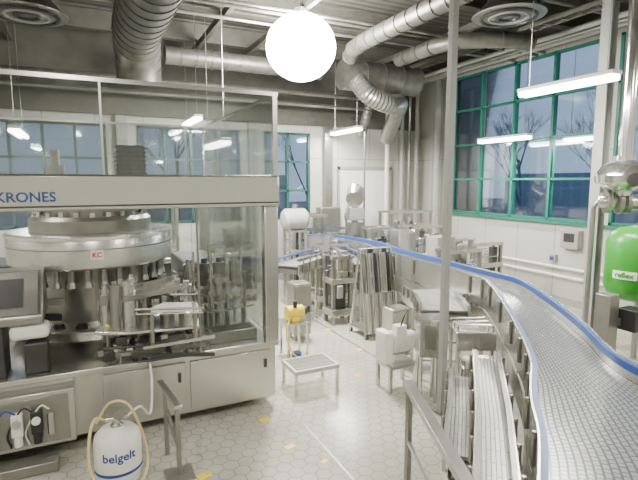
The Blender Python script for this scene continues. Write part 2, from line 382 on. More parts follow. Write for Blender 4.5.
# ------------------------------------------------------------------ labelling machine
FX, FY, LX, BY = 1.90, 4.97, -3.2, 8.5
M = thing('labelling_machine', 'large stainless steel rotary labelling machine with glass guard hood', 'bottling machine', (0, 6.5, 0))
G().bb((LX, FY+.05, .12), (FX-.03, BY, .74)).obj('base_cabinet', STEEL, M, bev=.015)
for x in (LX+.3, -1.5, 0.0, FX-.3):
    for y in (FY+.3, BY-.3): G().cyl((x, y, 0), (x, y, .13), .05).obj('machine_foot', STEELD, M)
G().bb((LX-.02, FY-.01, .74), (FX, BY+.02, .80)).obj('table_top', STEEL, M, bev=.01)
for (a, b) in ((.05, .85), (.9, 1.8)):
    dd = G().bb((a, FY+.025, .17), (b, FY+.049, .70)).obj('cabinet_door', STEEL, M, bev=.006)
    G().bb((b-.08, FY+.005, .5), (b-.05, FY+.025, .6)).obj('handle', DARK, dd)
bx = G().bb((-1.5, FY-.10, .16), (-.2, FY+.04, .68)).obj('service_box', STEEL, M, bev=.01)
G().bb((-1.45, FY-.112, .2), (-.25, FY-.101, .64)).obj('service_box_window', STEELD, bx, bev=.004)
for k, xx in enumerate((-.51, -.66, -.86)):
    G().bb((xx-.045, FY-.2, .34), (xx+.045, FY-.113, .54)).cyl((xx, FY-.16, .24), (xx, FY-.16, .35), .035).obj('pressure_regulator', [BLACK, WHITE, STEEL][k], bx, bev=.006)
    G().cyl((xx, FY-.201, .47), (xx, FY-.225, .47), .036).obj('gauge', [WHITE, STEEL, WHITE][k], bx)
G().cyl((-.4, FY-.15, .3), (-.4, FY-.15, .5), .03).obj('air_filter', STEEL, bx)
for k in range(4): G().tube([(-1.0+.14*k, FY-.13, .22), (-1.02+.14*k, FY-.15, .36), (-.9+.14*k, FY-.17, .58), (-.8+.13*k, FY-.16, .54)], .008, 8, 5).obj('air_hose', [BLACK, BLUE, BLACK, WHITE][k], bx)
G().bb((-1.5, FY-.3, .0), (-.35, FY-.11, .10)).obj('drip_tray', STEELD, M, bev=.01)
hz0, hz1 = 2.33, 2.66
G().bb((LX, FY-.06, hz0), (FX, FY+.06, hz1)).obj('guard_header', STEEL, M, bev=.02)
G().bb((FX-.12, FY+.07, hz0), (FX, BY, hz1)).obj('guard_header', STEEL, M, bev=.02)
G().bb((LX, BY-.12, hz0), (FX-.13, BY, hz1)).obj('guard_header', STEEL, M, bev=.02)
G().bb((LX-.12, FY, hz0), (LX-.001, BY, hz1)).obj('guard_header', STEEL, M, bev=.02)
G().bb((LX, FY-.068, hz0+.035), (FX-.02, FY-.061, hz0+.05)).obj('header_groove', DARK, M)
text('KRONES', .122, BLUEP, M, (-.475, FY-.066, 2.455), (math.pi/2, 0, 0), 'lettering', .003, 1.0)
for x, y in ((FX-.09, FY+.03), (FX-.07, BY-.06), (LX+.1, FY+.06), (LX+.1, BY-.06), (-1.6, BY-.06)):
    G().bb((x-.08, y-.06, .8), (x+.08, y+.06, hz0)).obj('guard_post', STEEL, M, bev=.012)
for a, b in (((LX, FY-.02, hz1), (.15, FY-.01, 3.50)), ((.17, FY-.02, hz1), (FX-.05, FY-.01, 3.50)), ((FX-.05, FY+.03, hz1), (FX-.04, BY-.05, 3.50)), ((LX, BY-.05, hz1), (FX-.06, BY-.04, 3.50)), ((FX-.06, FY+.12, .82), (FX-.05, BY-.1, hz0)), ((-1.5, BY-.05, .82), (FX-.2, BY-.04, hz0)), ((1.02, FY, .82), (FX-.18, FY+.01, hz0-.01))):
    G().bb(a, b).obj('guard_glass', GLASS, M)
G().bb((LX, FY-.03, 3.5), (FX, FY, 3.54)).bb((FX-.05, FY+.01, 3.5), (FX-.02, BY, 3.53)).bb((LX, BY-.06, 3.5), (FX-.06, BY-.03, 3.53)).bb((FX-.06, FY-.03, hz1), (FX-.01, FY+.02, 3.5)).bb((FX-.05, BY-.05, hz1), (FX-.015, BY-.02, 3.5)).bb((.15, FY-.03, hz1), (.17, FY-.005, 3.5)).bb((1.55, BY-.06, hz1), (1.58, BY-.03, 3.5)).obj('glazing_frame', STEEL, M)
G().bb((1.0, FY-.005, .81), (1.02, FY+.02, hz0-.005)).obj('guard_door_frame', STEELD, M)
G().bb((.38, FY+.07, 2.40), (.62, BY-.13, 2.52)).obj('roof_beam', STEELD, M, bev=.01)
G().bb((LX+.01, 6.2, 2.53), (FX-.13, 6.42, 2.62)).obj('roof_beam', STEELD, M, bev=.01)
mt = G().bb((.34, 6.1, 2.63), (.66, 6.5, 3.02)).obj('drive_motor', DARK, M, bev=.02)
for k in range(7): G().bb((.325, 6.09, 2.68+k*.05), (.675, 6.51, 2.695+k*.05)).obj('cooling_fin', BLACK, mt)
G().cyl((-.3, 6.3, 2.62), (-.3, 6.3, 2.78), .1).cyl((-.3, 6.3, 2.78), (-.3, 6.3, 2.95), .05).obj('slip_ring_column', STEELD, M)
cx, cy = .05, 6.32
car = G().lathe((cx, cy, 1.68), [(.60, 0), (.87, .0), (.89, .02), (.89, .33), (.87, .36), (.66, .365), (.64, .34), (.28, .34)], 72).obj('carousel_drum', STEEL, M)
G().lathe((cx, cy, 2.03), [(.50, 0), (.66, 0), (.66, .14), (.62, .18), (.2, .20)], 48).obj('carousel_crown', STEELD, car)
G().lathe((cx, cy, 1.885), [(.891, 0), (.896, .0), (.896, .012), (.891, .012)], 72).obj('drum_groove', STEELD, car)
G().lathe((cx, cy, 1.99), [(.891, 0), (.905, .0), (.905, .03), (.891, .03)], 72).obj('drum_rim', BRIGHT, car)
for k in range(24):
    a = k*math.pi/12; q = (cx+.60*math.cos(a), cy+.60*math.sin(a))
    G().box((q[0], q[1], 2.235), (.03, .05, .05), (0, 0, a)).obj('crown_cam', STEEL, car)
for k in range(30):
    a = k*math.pi/15; px, py = cx+.76*math.cos(a), cy+.76*math.sin(a)
    if k == 0:
        src = G().cyl((px, py, 1.54), (px, py, 1.68), .035, seg=10).cyl((px, py, 1.48), (px, py, 1.54), .05, .035, seg=10).obj('centring_bell', STEELD, M)
        s0 = (px, py)
    else:
        c = src.copy(); link(c); c.location = (px-s0[0], py-s0[1], 0)
G().lathe((cx, cy, .92), [(.3, 0), (.86, 0), (.87, .02), (.87, .10), (.84, .12), (.3, .12)], 56).obj('carousel_table', STEEL, M)
G().lathe((cx, cy, .80), [(.55, 0), (.55, .14), (.3, .15)], 40).obj('carousel_base', STEELD, M)
G().cyl((cx, cy, 1.0), (cx, cy, 2.4), .54, seg=40).obj('central_column', STEELD, M)
for k in range(20):
    a = k*math.pi/10+.1
    px, py = cx+.76*math.cos(a), cy+.76*math.sin(a)
    if k == 0:
        src = G().cyl((px, py, 1.04), (px, py, 1.07), .06, seg=14).cyl((px, py, 1.07), (px, py, 1.09), .045, seg=14).obj('bottle_plate', BLACK, M); s0 = (px, py)
    else:
        c = src.copy(); link(c); c.location = (px-s0[0], py-s0[1], 0)
G().box((cx+.02, cy-.903, 1.84), (.12, .01, .10)).obj('warning_plate', WHITE, car)
text('KC', .07, RED, M, (cx+.02, cy-.912, 1.84), (math.pi/2, 0, 0), 'warning_mark', bold=.03)
for (a0, a1, zz, mm_) in ((-2.7, -1.95, 1.18, DARK), (-1.1, -.35, 1.22, DARK), (-2.6, -1.9, 1.34, STEEL), (-1.15, -.3, 1.38, STEEL)):
    pts = [(cx+.93*math.cos(a0+(a1-a0)*i/10), cy+.93*math.sin(a0+(a1-a0)*i/10)) for i in range(11)]
    G().ribbon(pts, -.015, .015, zz, zz+.07).obj('brush_guard', mm_, M)
op = G().prismx([(5.02, 1.28), (5.02, 1.36), (5.35, 1.74), (5.62, 1.74), (5.62, 1.28)], -1.35, -.42).obj('label_station_housing', STEELD, M, bev=.02)
G().box((-.88, 5.17, 1.558), (.84, .46, .012), (math.atan2(.38, .33), 0, 0)).obj('housing_cover', STEEL, op)
G().box((-.88, 5.163, 1.565), (.60, .30, .012), (math.atan2(.38, .33), 0, 0)).obj('housing_window', DARK, op)
G().bb((-.95, 5.05, .80), (-.75, 5.4, 1.28)).obj('housing_pedestal', DARK, M, bev=.01)
G().bb((-.70, 5.02, 1.14), (-.38, 5.26, 1.27)).obj('roller_cover', WHITE, M, bev=.04)
G().bb((-.60, 5.05, .80), (-.40, 5.3, 1.10)).obj('control_block', DARK, M, bev=.02)
G().bb((-1.9, 5.1, .8), (-1.4, 5.5, 1.6)).obj('glue_unit', STEELD, M, bev=.02)
ax, ay = .62, 5.18
G().lathe((ax+.1, ay, .80), [(.16, 0), (.16, .2), (.12, .22), (.11, .32)], 24).obj('aggregate_column', STEELD, M)
G().prism([(ax-.62, ay-.12), (ax-.35, ay-.26), (ax+.35, ay-.36), (ax+.40, ay-.12), (ax+.38, ay+.18), (ax-.2, ay+.26), (ax-.55, ay+.16)], 1.10, 1.13).obj('aggregate_plate', STEEL, M, bev=.008)
# pale flat label table projecting
tb = G().prism([(ax-.25, ay-.30), (ax+.36, ay-.52), (ax+.385, ay-.12), (ax+.05, ay+.04)], 1.30, 1.322).obj('label_table', BRIGHT, M, bev=.006)
G().prism([(ax-.10, ay-.26), (ax+.28, ay-.40), (ax+.31, ay-.18), (ax+.05, ay-.08)], 1.323, 1.345).obj('label_stack', WHITE, tb)
G().tube([(ax-.25, ay-.31, 1.36), (ax+.36, ay-.53, 1.36)], .012).obj('table_rail', STEELD, tb)
G().tube([(ax+.05, ay+.05, 1.40), (ax+.38, ay-.10, 1.40)], .012).obj('table_rail', STEELD, tb)
for (qx, qy) in ((ax-.1, ay-.3), (ax+.3, ay-.42)): G().cyl((qx, qy, 1.0), (qx, qy, 1.30), .02).obj('table_support', STEELD, M)
mg = G().box((ax-.05, ay+.05, 1.46), (.60, .22, .018), (.30, -.10, .14)).obj('label_magazine', STEEL, M)
for dy in (-.11, .11):
    G().box((ax-.05, ay+.05+dy, 1.48+.30*dy), (.60, .014, .05), (.30, -.10, .14)).obj('magazine_rail', STEELD, mg)
for k, (dx, dy, rr, h) in enumerate([(-.30, .02, .085, .42), (-.12, .16, .07, .36), (-.24, .20, .05, .45), (.32, .14, .06, .34), (-.42, -.10, .045, .44), (.22, .20, .05, .40), (-.5, .1, .055, .38), (.1, .22, .06, .42)]):
    G().cyl((ax+dx, ay+dy, 1.13), (ax+dx, ay+dy, 1.13+h), rr, seg=20).cyl((ax+dx, ay+dy, 1.13+h), (ax+dx, ay+dy, 1.17+h), rr*.5, seg=14).obj('vertical_roller', [STEEL, STEELD, BRIGHT][k % 3], M)
for k in range(9):
    G().cyl((ax-.5+k*.10, ay-.08+.05*(k % 3), .80), (ax-.5+k*.10, ay-.08+.05*(k % 3), 1.10), .022, seg=10).obj('stay_bolt', [STEELD, STEEL, STEEL][k % 3], M)
G().tube([(ax-.55, ay-.22, .98), (ax+.36, ay-.24, .94)], .012).obj('linkage_rod', DARK, M)
for k in range(26):
    G().box((ax-.58+.038*k+.02*random.random(), ay-.2+random.random()*.35, .84+random.random()*.2), (.05+.06*random.random(), .06, .04+.07*random.random()), (0, 0, random.random()*.5)).obj('bearing_block', [STEELD, STEEL, DARK][k % 3], M, bev=.005)
for k in range(20):
    G().box((ax-.56+.045*k, ay+.02+random.random()*.22, 1.17+random.random()*.24), (.03+.05*random.random(), .04, .05+.08*random.random()), (0, 0, random.random()*.6)).obj('clamp_block', [STEEL, STEELD, BRIGHT, DARK][k % 4], M, bev=.004)
for (dx, dy, dz) in [(-.50, -.22, 1.2), (.30, -.36, 1.08), (-.1, -.28, 1.05)]:
    G().sph((ax+dx, ay+dy, dz), .02).obj('clamp_knob', YEL, M)
for (dx, dz) in [(-.15, .98), (.05, .90)]: G().cyl((ax+dx, ay-.24, dz), (ax+dx, ay-.29, dz), .03).obj('hand_wheel', BLACK, M)
G().box((ax+.02, 4.94, .90), (.85, .05, .035), (0, .06, .1)).obj('front_rail', STEELD, M)
G().box((ax+.15, 4.80, 1.00), (.70, .05, .03), (0, -.12, -.3)).obj('front_rail', STEEL, M)
G().box((ax+.10, 4.83, .86), (.8, .04, .03), (0, .12, -.06)).obj('front_rail', DARK, M)
G().tube([(ax-.25, 4.85, .84), (ax+.3, 4.82, .84), (ax+.38, 5.0, .84)], .015).obj('front_rail', DARK, M)
def star(x, y, z, R, n):
    pts = []
    for k in range(n*8):
        a = k*2*math.pi/(n*8); ph = (k % 8)/8*2*math.pi
        r = R-.045*max(0, math.cos(ph))
        pts.append((x+r*math.cos(a), y+r*math.sin(a)))
    return G().prism(pts, z, z+.015).prism(pts, z+.18, z+.195).cyl((x, y, .8), (x, y, z+.3), .05).cyl((x, y, z+.3), (x, y, z+.36), .12).obj('star_wheel', STEEL, M)
star(1.40, 5.75, 1.08, .30, 10); star(1.42, 7.2, 1.08, .34, 12); star(-1.5, 6.3, 1.08, .34, 12)
for k in range(18):
    x = 1.06+.04*k; y = 5.5+.2*(k % 5); G().cyl((x, y, .8), (x, y, 1.35+.14*((k*7) % 4)), .016, seg=8).box((x, y, 1.2+.1*(k % 4)), (.06, .05, .05)).obj('adjuster_spindle', [STEELD, STEEL, STEEL][k % 3], M)
for k in range(6): G().tube([(1.05, 5.5+.16*k, 1.10+.06*k), (1.3, 5.42+.16*k, 1.10+.06*k), (1.78, 5.5+.18*k, 1.10+.06*k)], .013, 6, 4).obj('bottle_guide', STEEL, M)
for k in range(4):
    x = 1.1+.19*k; G().cyl((x, 5.98, 1.30), (x, 5.98, 1.58), .075, seg=18).cyl((x, 5.98, 1.58), (x, 5.98, 1.64), .04, seg=12).cyl((x, 5.98, .8), (x, 5.98, 1.30), .025).obj('servo_drive', [STEEL, DARK, STEELD, STEEL][k], M)
G().bb((1.15, 5.15, .80), (1.7, 5.42, .92)).obj('feed_conveyor_bed', STEELD, M, bev=.01)
G().bb((1.2, 5.2, .921), (1.66, 5.37, .93)).obj('feed_chain', DARK, M)
G().bb((1.2, 6.8, .8), (1.75, 8.1, 1.45)).obj('rear_drive_cabinet', STEELD, M, bev=.02)
G().bb((-1.3, 7.4, .8), (.9, 8.2, 1.5)).obj('rear_drive_cabinet', DARK, M, bev=.02)
for k in range(6): G().tube([(cx-.5+.2*k, cy-.3, 2.24), (cx-.45+.2*k, cy-.42, 2.36), (cx-.4+.18*k, cy-.2, 2.5)], .014, 6, 5).obj('pneumatic_hose', BLACK, M)

# ------------------------------------------------------------------ keg with hose
kx, ky = .134, 4.32
K = thing('adhesive_keg', 'small white pressure keg with printed label and cream hose', 'keg', (kx, ky, 0))
G().lathe((kx, ky, .0), [(.16, 0), (.175, .01), (.175, .05), (.19, .07), (.195, .10), (.195, .36), (.185, .42), (.14, .47), (.06, .49)], 36).obj('keg_body', WHITE, K)
G().lathe((kx, ky, .47), [(.05, 0), (.055, .03), (.035, .05), (.03, .12)], 20).cyl((kx-.09, ky, .56), (kx+.09, ky, .56), .02).cyl((kx, ky, .56), (kx, ky-.07, .58), .018).obj('keg_valve', STEEL, K)
G().cyl((kx+.02, ky-.07, .62), (kx+.02, ky-.09, .62), .045, seg=20).cyl((kx+.02, ky-.08, .56), (kx+.02, ky-.08, .6), .01).obj('gauge', STEELD, K)
t = text('belgelt', .105, BLUEP, K, (0, 0, 0), (math.pi/2, 0, 0), 'lettering', .002, 1, .196)
t.location = (0, -.197, .29)
G().lathe((kx, ky, .12), [(.1955, 0), (.1975, 0), (.1975, .025), (.1955, .025)], 36).obj('keg_stripe', BLUEP, K)
G().tube([(kx-.09, ky, .56), (kx-.17, ky-.04, .60), (kx-.22, ky-.08, .45), (kx-.22, ky-.14, .2), (kx-.1, ky-.26, .03), (kx+.12, ky-.24, .03), (kx+.23, ky-.1, .12), (kx+.21, ky+.02, .35), (kx+.1, ky+.0, .66), (kx-.05, ky+.05, .68), (kx-.16, ky+.1, .5)], .012, 8, 8).obj('hose', HOSE, K)
G().tube([(kx+.09, ky, .56), (kx+.2, ky+.05, .6), (kx+.3, ky+.2, .45), (kx+.35, ky+.45, .66), (kx+.35, ky+.62, .84)], .011, 8, 8).obj('feed_hose', WHITE, K)

R = thing('support_stand', 'low stainless steel bar stand on a single post', 'stand', (.62, 4.14, 0))
G().box((.575, 4.32, .69), (.06, .62, .04), (0, 0, .12)).obj('top_bar', STEEL, R, bev=.006)
G().bb((.60, 4.12, .01), (.64, 4.16, .67)).obj('post', STEELD, R, bev=.004)
G().bb((.50, 4.02, 0), (.74, 4.26, .012)).obj('foot_plate', STEELD, R)
G().bb((.55, 4.50, 0.0), (.59, 4.54, .67)).obj('post', STEELD, R, bev=.004)
G().box((.598, 4.36, .35), (.03, .44, .03), (.5, 0, .1)).obj('brace', STEEL, R)

S = thing('step_platform', 'low galvanised grating step on four legs beside the machine', 'step', (2.45, 5.3, 0))
g = G().bb((2.16, 5.12, .26), (2.76, 5.15, .31)).bb((2.16, 5.55, .26), (2.76, 5.58, .31)).bb((2.16, 5.151, .26), (2.19, 5.549, .31)).bb((2.73, 5.151, .26), (2.76, 5.549, .31))
for k in range(17): g.bb((2.19+.032*k, 5.15, .275), (2.197+.032*k, 5.55, .308))
for k in range(3): g.bb((2.19, 5.23+.12*k, .285), (2.73, 5.24+.12*k, .30))
g.obj('grating', GRATE, S)
for x, y in ((2.18, 5.14), (2.74, 5.14), (2.18, 5.56), (2.74, 5.56)): G().bb((x-.016, y-.016, 0), (x+.016, y+.016, .26)).obj('leg', STEEL, S)

for x in (1.98, 3.75):
    G().bb((x-.012, -2.5, .0), (x+.012, 9.5 if x > 3 else 4.9, .003)).obj('drain_channel', STEELD, label='narrow steel drain strip set into the tiled floor', cat='drain', group='floor drains')
for (X, Y, s) in [(-.286, 4.45, .11), (-.6, 4.98, .12), (-1.02, 3.98, .12), (.05, 4.2, .08), (.3, 9.0, .14), (.62, 7.2, .11), (-.05, 6.9, .14), (.15, 8.2, .12), (.52, 6.2, .1)]:
    x, y = hall(X, Y); G().box((x, y, .002), (s, s*.7, .003), (0, 0, .3)).obj('floor_marking', YEL, label='small yellow adhesive mark on the tiled floor', cat='floor marking', group='yellow floor marks')

px, py = 2.70, 6.45
Pm = thing('pump_unit', 'yellow motor pump with handwheel and hoses on a steel stand', 'pump', (px, py, 0))
g = G()
for dx in (-.15, .15):
    for dy in (-.15, .15): g.bb((px+dx-.015, py+dy-.015, 0), (px+dx+.015, py+dy+.015, .5))
g.bb((px-.18, py-.18, .5), (px+.18, py+.18, .53)).obj('stand_frame', STEEL, Pm)
G().cyl((px-.12, py, .66), (px+.14, py, .66), .10, seg=20).bb((px-.06, py-.08, .531), (px+.06, py+.08, .60)).obj('pump_motor', YEL, Pm, bev=.006)
G().cyl((px+.14, py, .66), (px+.19, py, .66), .07).obj('fan_cowl', DARK, Pm)
G().cyl((px, py-.05, .74), (px, py-.05, .84), .03).obj('pump_cap', DARK, Pm)
G().tube([(px-.1, py-.1, .62), (px-.2, py-.2, .4), (px-.12, py-.26, .12), (px+.05, py-.3, .04), (px+.2, py-.2, .05)], .012, 8, 6).obj('hose', YEL, Pm)
G().cyl((px-.05, py-.22, .02), (px-.05, py-.22, .12), .07, seg=18).obj('hose_drum', BLUE, Pm)

# ------------------------------------------------------------------ conveyors
def conveyor(label, pts, w, mt, z=0, guide=True, sideh=.16, legs=3, gh=.10, straight=False, apron=0, blue=.03, bt=.028, lip=.03, gm=None, nb=18, sm=8):
    full = [(*hall(q[0], q[1]), (q[2] if len(q) > 2 else z), (q[3] if len(q) > 3 else 1)) for q in pts]
    if straight:
        P = []
        for a, b in zip(full, full[1:]):
            for k in range(6): P.append(tuple(a[j]+(b[j]-a[j])*k/6 for j in range(4)))
        P.append(full[-1])
    else: P = [tuple(v) for v in crv([Vector(q) for q in full], sm)]
    m0 = P[len(P)//2]; root = thing('bottle_conveyor', label, 'conveyor', (m0[0], m0[1], 0))
    G().ribbon(P, -w/2, w/2, -.03, 0).obj('belt', mt, root)
    for s in (-1, 1):
        def rb(a, b, z0, z1):
            e = sorted((s*a, s*b)); return G().ribbon(P, s*w/2, s*w/2, z0, z1, e[0], e[1])
        rb(.003, .03, -sideh, lip).obj('side_plate', STEEL, root)
        if guide:
            rb(.016-bt, .016, gh, gh+blue).obj('guide_rail', gm or BLUE, root)
            rb(.017, .029, gh-.012, gh+blue+.006).obj('guide_backing', STEEL, root)
        if apron and s < 0: rb(.031, .043, -sideh-apron, -sideh-.02).obj('apron_plate', STEEL, root)
    G().ribbon(P, -w/2+.02, w/2-.02, -sideh+.02, -.05).obj('return_tray', STEELD, root)
    step = max(2, len(P)//nb)
    for i in range(1, len(P)-1, step):
        a, b = P[i-1], P[i+1]; t = Vector((b[0]-a[0], b[1]-a[1])).normalized(); n = Vector((t.y, -t.x))
        for s in (-1, 1):
            q = Vector(P[i][:2])+n*s*(w/2*P[i][3]+.045); zb = P[i][2]
            if guide: G().box((q.x, q.y, zb+.02), (.022, .022, gh*2+.06)).box((q.x-n.x*s*.01, q.y-n.y*s*.01, zb+gh+.022), (.03, .03, .025)).obj('guide_bracket', STEELD, root)
    for k in range(legs):
        i = int((k+.5)/legs*(len(P)-1)); i = max(1, min(len(P)-2, i)); a, b = P[i-1], P[i+1]
        t = Vector((b[0]-a[0], b[1]-a[1])).normalized(); n = Vector((t.y, -t.x)); e = []
        for s in (-1, 1):
            q = Vector(P[i][:2])+n*s*(w/2*P[i][3]-.04); e.append(q); zz = P[i][2]
            G().cyl((q.x, q.y, .03), (q.x, q.y, zz-sideh+.02), .024, seg=12).cyl((q.x, q.y, 0), (q.x, q.y, .03), .045, .03, seg=12).obj('leg', STEEL, root)
        for zc in (.25, .5): G().cyl((e[0].x, e[0].y, zc), (e[1].x, e[1].y, zc), .016, seg=8).obj('cross_bar', STEEL, root)
    return root
main = [(1.10, .9, .90, 1.30), (1.48, 1.7, .92, 1.34), (1.86, 2.5, .93, 1.36), (2.00, 3.0, .95, 1.30), (2.10, 3.45, .98, 1.12), (2.13, 3.8, 1.01, .88), (2.17, 4.1, 1.04, .78), (2.24, 4.5, 1.08, .76), (2.28, 5.0, 1.15, .68), (2.30, 5.5, 1.21, .58), (2.30, 5.9, 1.235, .52), (2.22, 6.2, 1.235, .48), (2.02, 6.7, 1.235, .46), (1.74, 7.45, 1.235, .44), (1.49, 8.1, 1.235, .44), (1.24, 8.8, 1.235, .44), (1.05, 9.5, 1.235, .44), (.70, 10.2, 1.235, .44), (.25, 10.75, 1.235, .44), (-.3, 10.8, 1.235, .44)]
conveyor('wide bending bottle conveyor with grey modular belt and blue guide rails', main, .82, BELT, legs=8, sideh=.22, gh=.085, apron=.26, blue=.06, bt=.04, lip=.075, sm=6)
conveyor('short flat stainless bottle table conveyor beside the wide conveyor', [(1.54, 5.75), (1.60, 6.4), (1.52, 6.9)], .56, BELT2, z=1.02, legs=2, guide=True, gh=.04, straight=True, gm=STEEL)
conveyor('bottle conveyor crossing the hall near the packing machines', [(-.55, 8.3), (-.2, 9.0), (.05, 9.45)], .4, BELT2, z=1.12, legs=3, gh=.10, straight=True)
conveyor('slim bottle conveyor with blue rails between machines', [(.75, 8.5), (.55, 9.2), (.35, 10.1)], .26, BELT2, z=1.12, legs=3, gh=.12, straight=True)
conveyor('long bottle conveyor beneath the back windows', [(-.6, 12.0), (.6, 12.45), (1.7, 12.9)], .3, BELT2, z=1.25, legs=4, gh=.12, straight=True)
conveyor('straight upper stainless lane conveyor along the wide conveyor', [(.96, 2.4), (1.30, 3.4), (1.66, 4.6)], .20, BELT2, z=.84, legs=4, gh=.06, sideh=.14, straight=True, gm=STEELD, nb=8)
conveyor('straight lower stainless lane conveyor along the wide conveyor', [(1.00, 3.2), (1.22, 3.9), (1.42, 4.6)], .18, BELT2, z=.66, legs=3, gh=.05, sideh=.14, straight=True, gm=STEELD, nb=8)

# box frame beneath and beside the lane conveyors
F = thing('conveyor_support_frame', 'stainless box frame with flat plates and bars under lane conveyors', 'frame', (*hall(1.3, 4.0), 0))
def LFT(Y): return .97+.30*(Y-3.0)
for k in range(8):
    Y = 3.1+.24*k; xa, xb = LFT(Y)-.10, LFT(Y)+.30
    for j, z in enumerate((.20, .38)):
        a, b = hall(xa, Y), hall(xb, Y); G().tube([(a[0], a[1], z), (b[0], b[1], z)], .016).obj('cross_bar', STEEL, F)
    if k % 2 == 0:
        for xx in (xa, xb):
            q = hall(xx, Y); G().box((q[0], q[1], .25), (.035, .035, .50), (0, 0, HR)).obj('upright', STEEL, F)
    if k % 3 == 1:
        G().hbox(xa+.16, Y+.05, .30, .16, .14, .16).obj('motor_housing', [GREY, STEELD, WHITE][(k//3) % 3], F, bev=.015)
for z in (.20, .38, .50):
    for o_ in (-.10, .30):
        a, b = hall(LFT(3.0)+o_, 3.0), hall(LFT(4.8)+o_, 4.8); G().tube([(a[0], a[1], z), (b[0], b[1], z)], .018).obj('long_bar', STEEL, F)
for k in range(4):
    Y = 3.25+.45*k; G().hbox(LFT(Y)-.115, Y, .42, .012, .30, .16).obj('side_panel', STEEL, F)

def side_table(X, Y, w, dd, z, label):
    r = thing('stainless_transfer_table', label, 'frame', (*hall(X, Y), 0))
    G().hbox(X, Y, z-.012, w, dd, .024).obj('table_plate', STEEL, r, bev=.004)
    G().hbox(X, Y-dd/2-.006, z-.10, w, .01, .20).obj('front_plate', STEEL, r)
    for s in (-1, 1):
        for t in (-1, 1):
            x, y = hall(X+s*(w/2-.03), Y+t*(dd/2-.03)); G().cyl((x, y, 0), (x, y, z-.024), .022).obj('leg', STEEL, r)
    for k in range(3):
        yy = Y-dd/2+.05+(dd-.1)*k/2
        a = hall(X-w/2, yy); b = hall(X+w/2, yy)
        G().tube([(a[0], a[1], z+.07), (b[0], b[1], z+.07)], .011).obj('rail_tube', STEEL, r)
        for s in (-1, 1):
            q = hall(X+s*(w/2-.02), yy); G().cyl((q[0], q[1], z), (q[0], q[1], z+.08), .009).obj('rail_post', STEELD, r)
    return r
side_table(1.72, 5.25, .42, .38, .96, 'stainless steel table with tube rails beside the wide conveyor')
side_table(1.66, 4.80, .36, .20, .70, 'lower stainless step table with tube rails beside wide conveyor')
r = thing('lift_housing', 'stainless box housing with bolted flange plates beside the conveyor', 'machine housing', (*hall(1.22, 5.35), 0))
G().hbox(1.28, 5.48, .78, .24, .24, .44).obj('housing_body', STEEL, r, bev=.01)
G().hbox(1.28, 5.48, 1.01, .32, .30, .02).obj('flange_plate', BRIGHT, r)
G().hbox(1.28, 5.35, .80, .14, .02, .28).obj('access_cover', STEELD, r, bev=.006)
for s in (-1, 1):
    for t in (-1, 1):
        q = hall(1.28+s*.09, 5.48+t*.09); G().cyl((q[0], q[1], 0), (q[0], q[1], .56), .022).obj('leg', STEEL, r)

a, b, c = hall(.71, 3.68), hall(.76, 2.9), hall(.84, 1.6)
Hn = thing('handrail', 'grey steel flat-bar handrail on square posts', 'railing', (b[0], b[1], 0))
G().ribbon([a, b, c], -.04, .04, .97, 1.02).obj('top_rail', STEELD, Hn, bev=.004)
for q in (hall(.715, 3.62), hall(.80, 2.4)):
    G().bb((q[0]-.02, q[1]-.02, 0), (q[0]+.02, q[1]+.02, .97)).obj('post', STEELD, Hn)
G().ribbon([a, b, c], -.012, .012, .52, .55).obj('mid_rail', STEELD, Hn)

x, y = hall(1.38, 5.15)
Tp = thing('steel_pole', 'tall slim grey steel post reaching up to the ceiling', 'post', (x, y, 0))
G().bb((x-.036, y-.036, .012), (x+.036, y+.036, 5.495)).obj('pole_shaft', GREY, Tp, bev=.004)
G().bb((x-.06, y-.06, 0), (x+.06, y+.06, .012)).obj('base_plate', STEELD, Tp)
x, y = hall(4.28, 7.4)
g = G().bb((x-.08, y-.08, 0), (x-.065, y+.08, 5.37)).bb((x+.065, y-.08, 0), (x+.08, y+.08, 5.37)).bb((x-.065, y-.01, 0), (x+.065, y+.01, 5.37))
g.obj('steel_column', GREY, label='grey steel H-section column in front of windows', cat='column')

x, y = hall(.98, 5.85)
Gm = thing('gear_motor', 'white geared motor on a small stainless stand', 'motor', (x, y, 0))
G().cyl((x-.12, y, .60), (x+.16, y, .60), .13, seg=24).cyl((x+.16, y, .60), (x+.24, y, .60), .11, seg=24).bb((x-.06, y-.10, .70), (x+.08, y+.02, .82)).obj('motor_housing', WHITE, Gm, bev=.008)
for k in range(9): G().cyl((x-.1+.028*k, y, .6), (x-.092+.028*k, y, .6), .142, seg=24).obj('cooling_fin', WHITE, Gm)
G().bb((x-.24, y-.12, .36), (x-.13, y+.13, .76)).obj('gearbox', WHITE, Gm, bev=.02)
g = G().bb((x-.2, y-.16, .30), (x+.22, y+.16, .34))
for dx in (-.18, .2):
    for dy in (-.14, .14): g.bb((x+dx-.02, y+dy-.02, 0), (x+dx+.02, y+dy+.02, .30))
g.obj('motor_stand', STEEL, Gm)
G().tube([(x, y-.08, .82), (x+.02, y-.12, .95), (x+.14, y-.02, 1.0), (x+.2, y+.1, .9)], .01, 8, 6).obj('cable', BLACK, Gm)

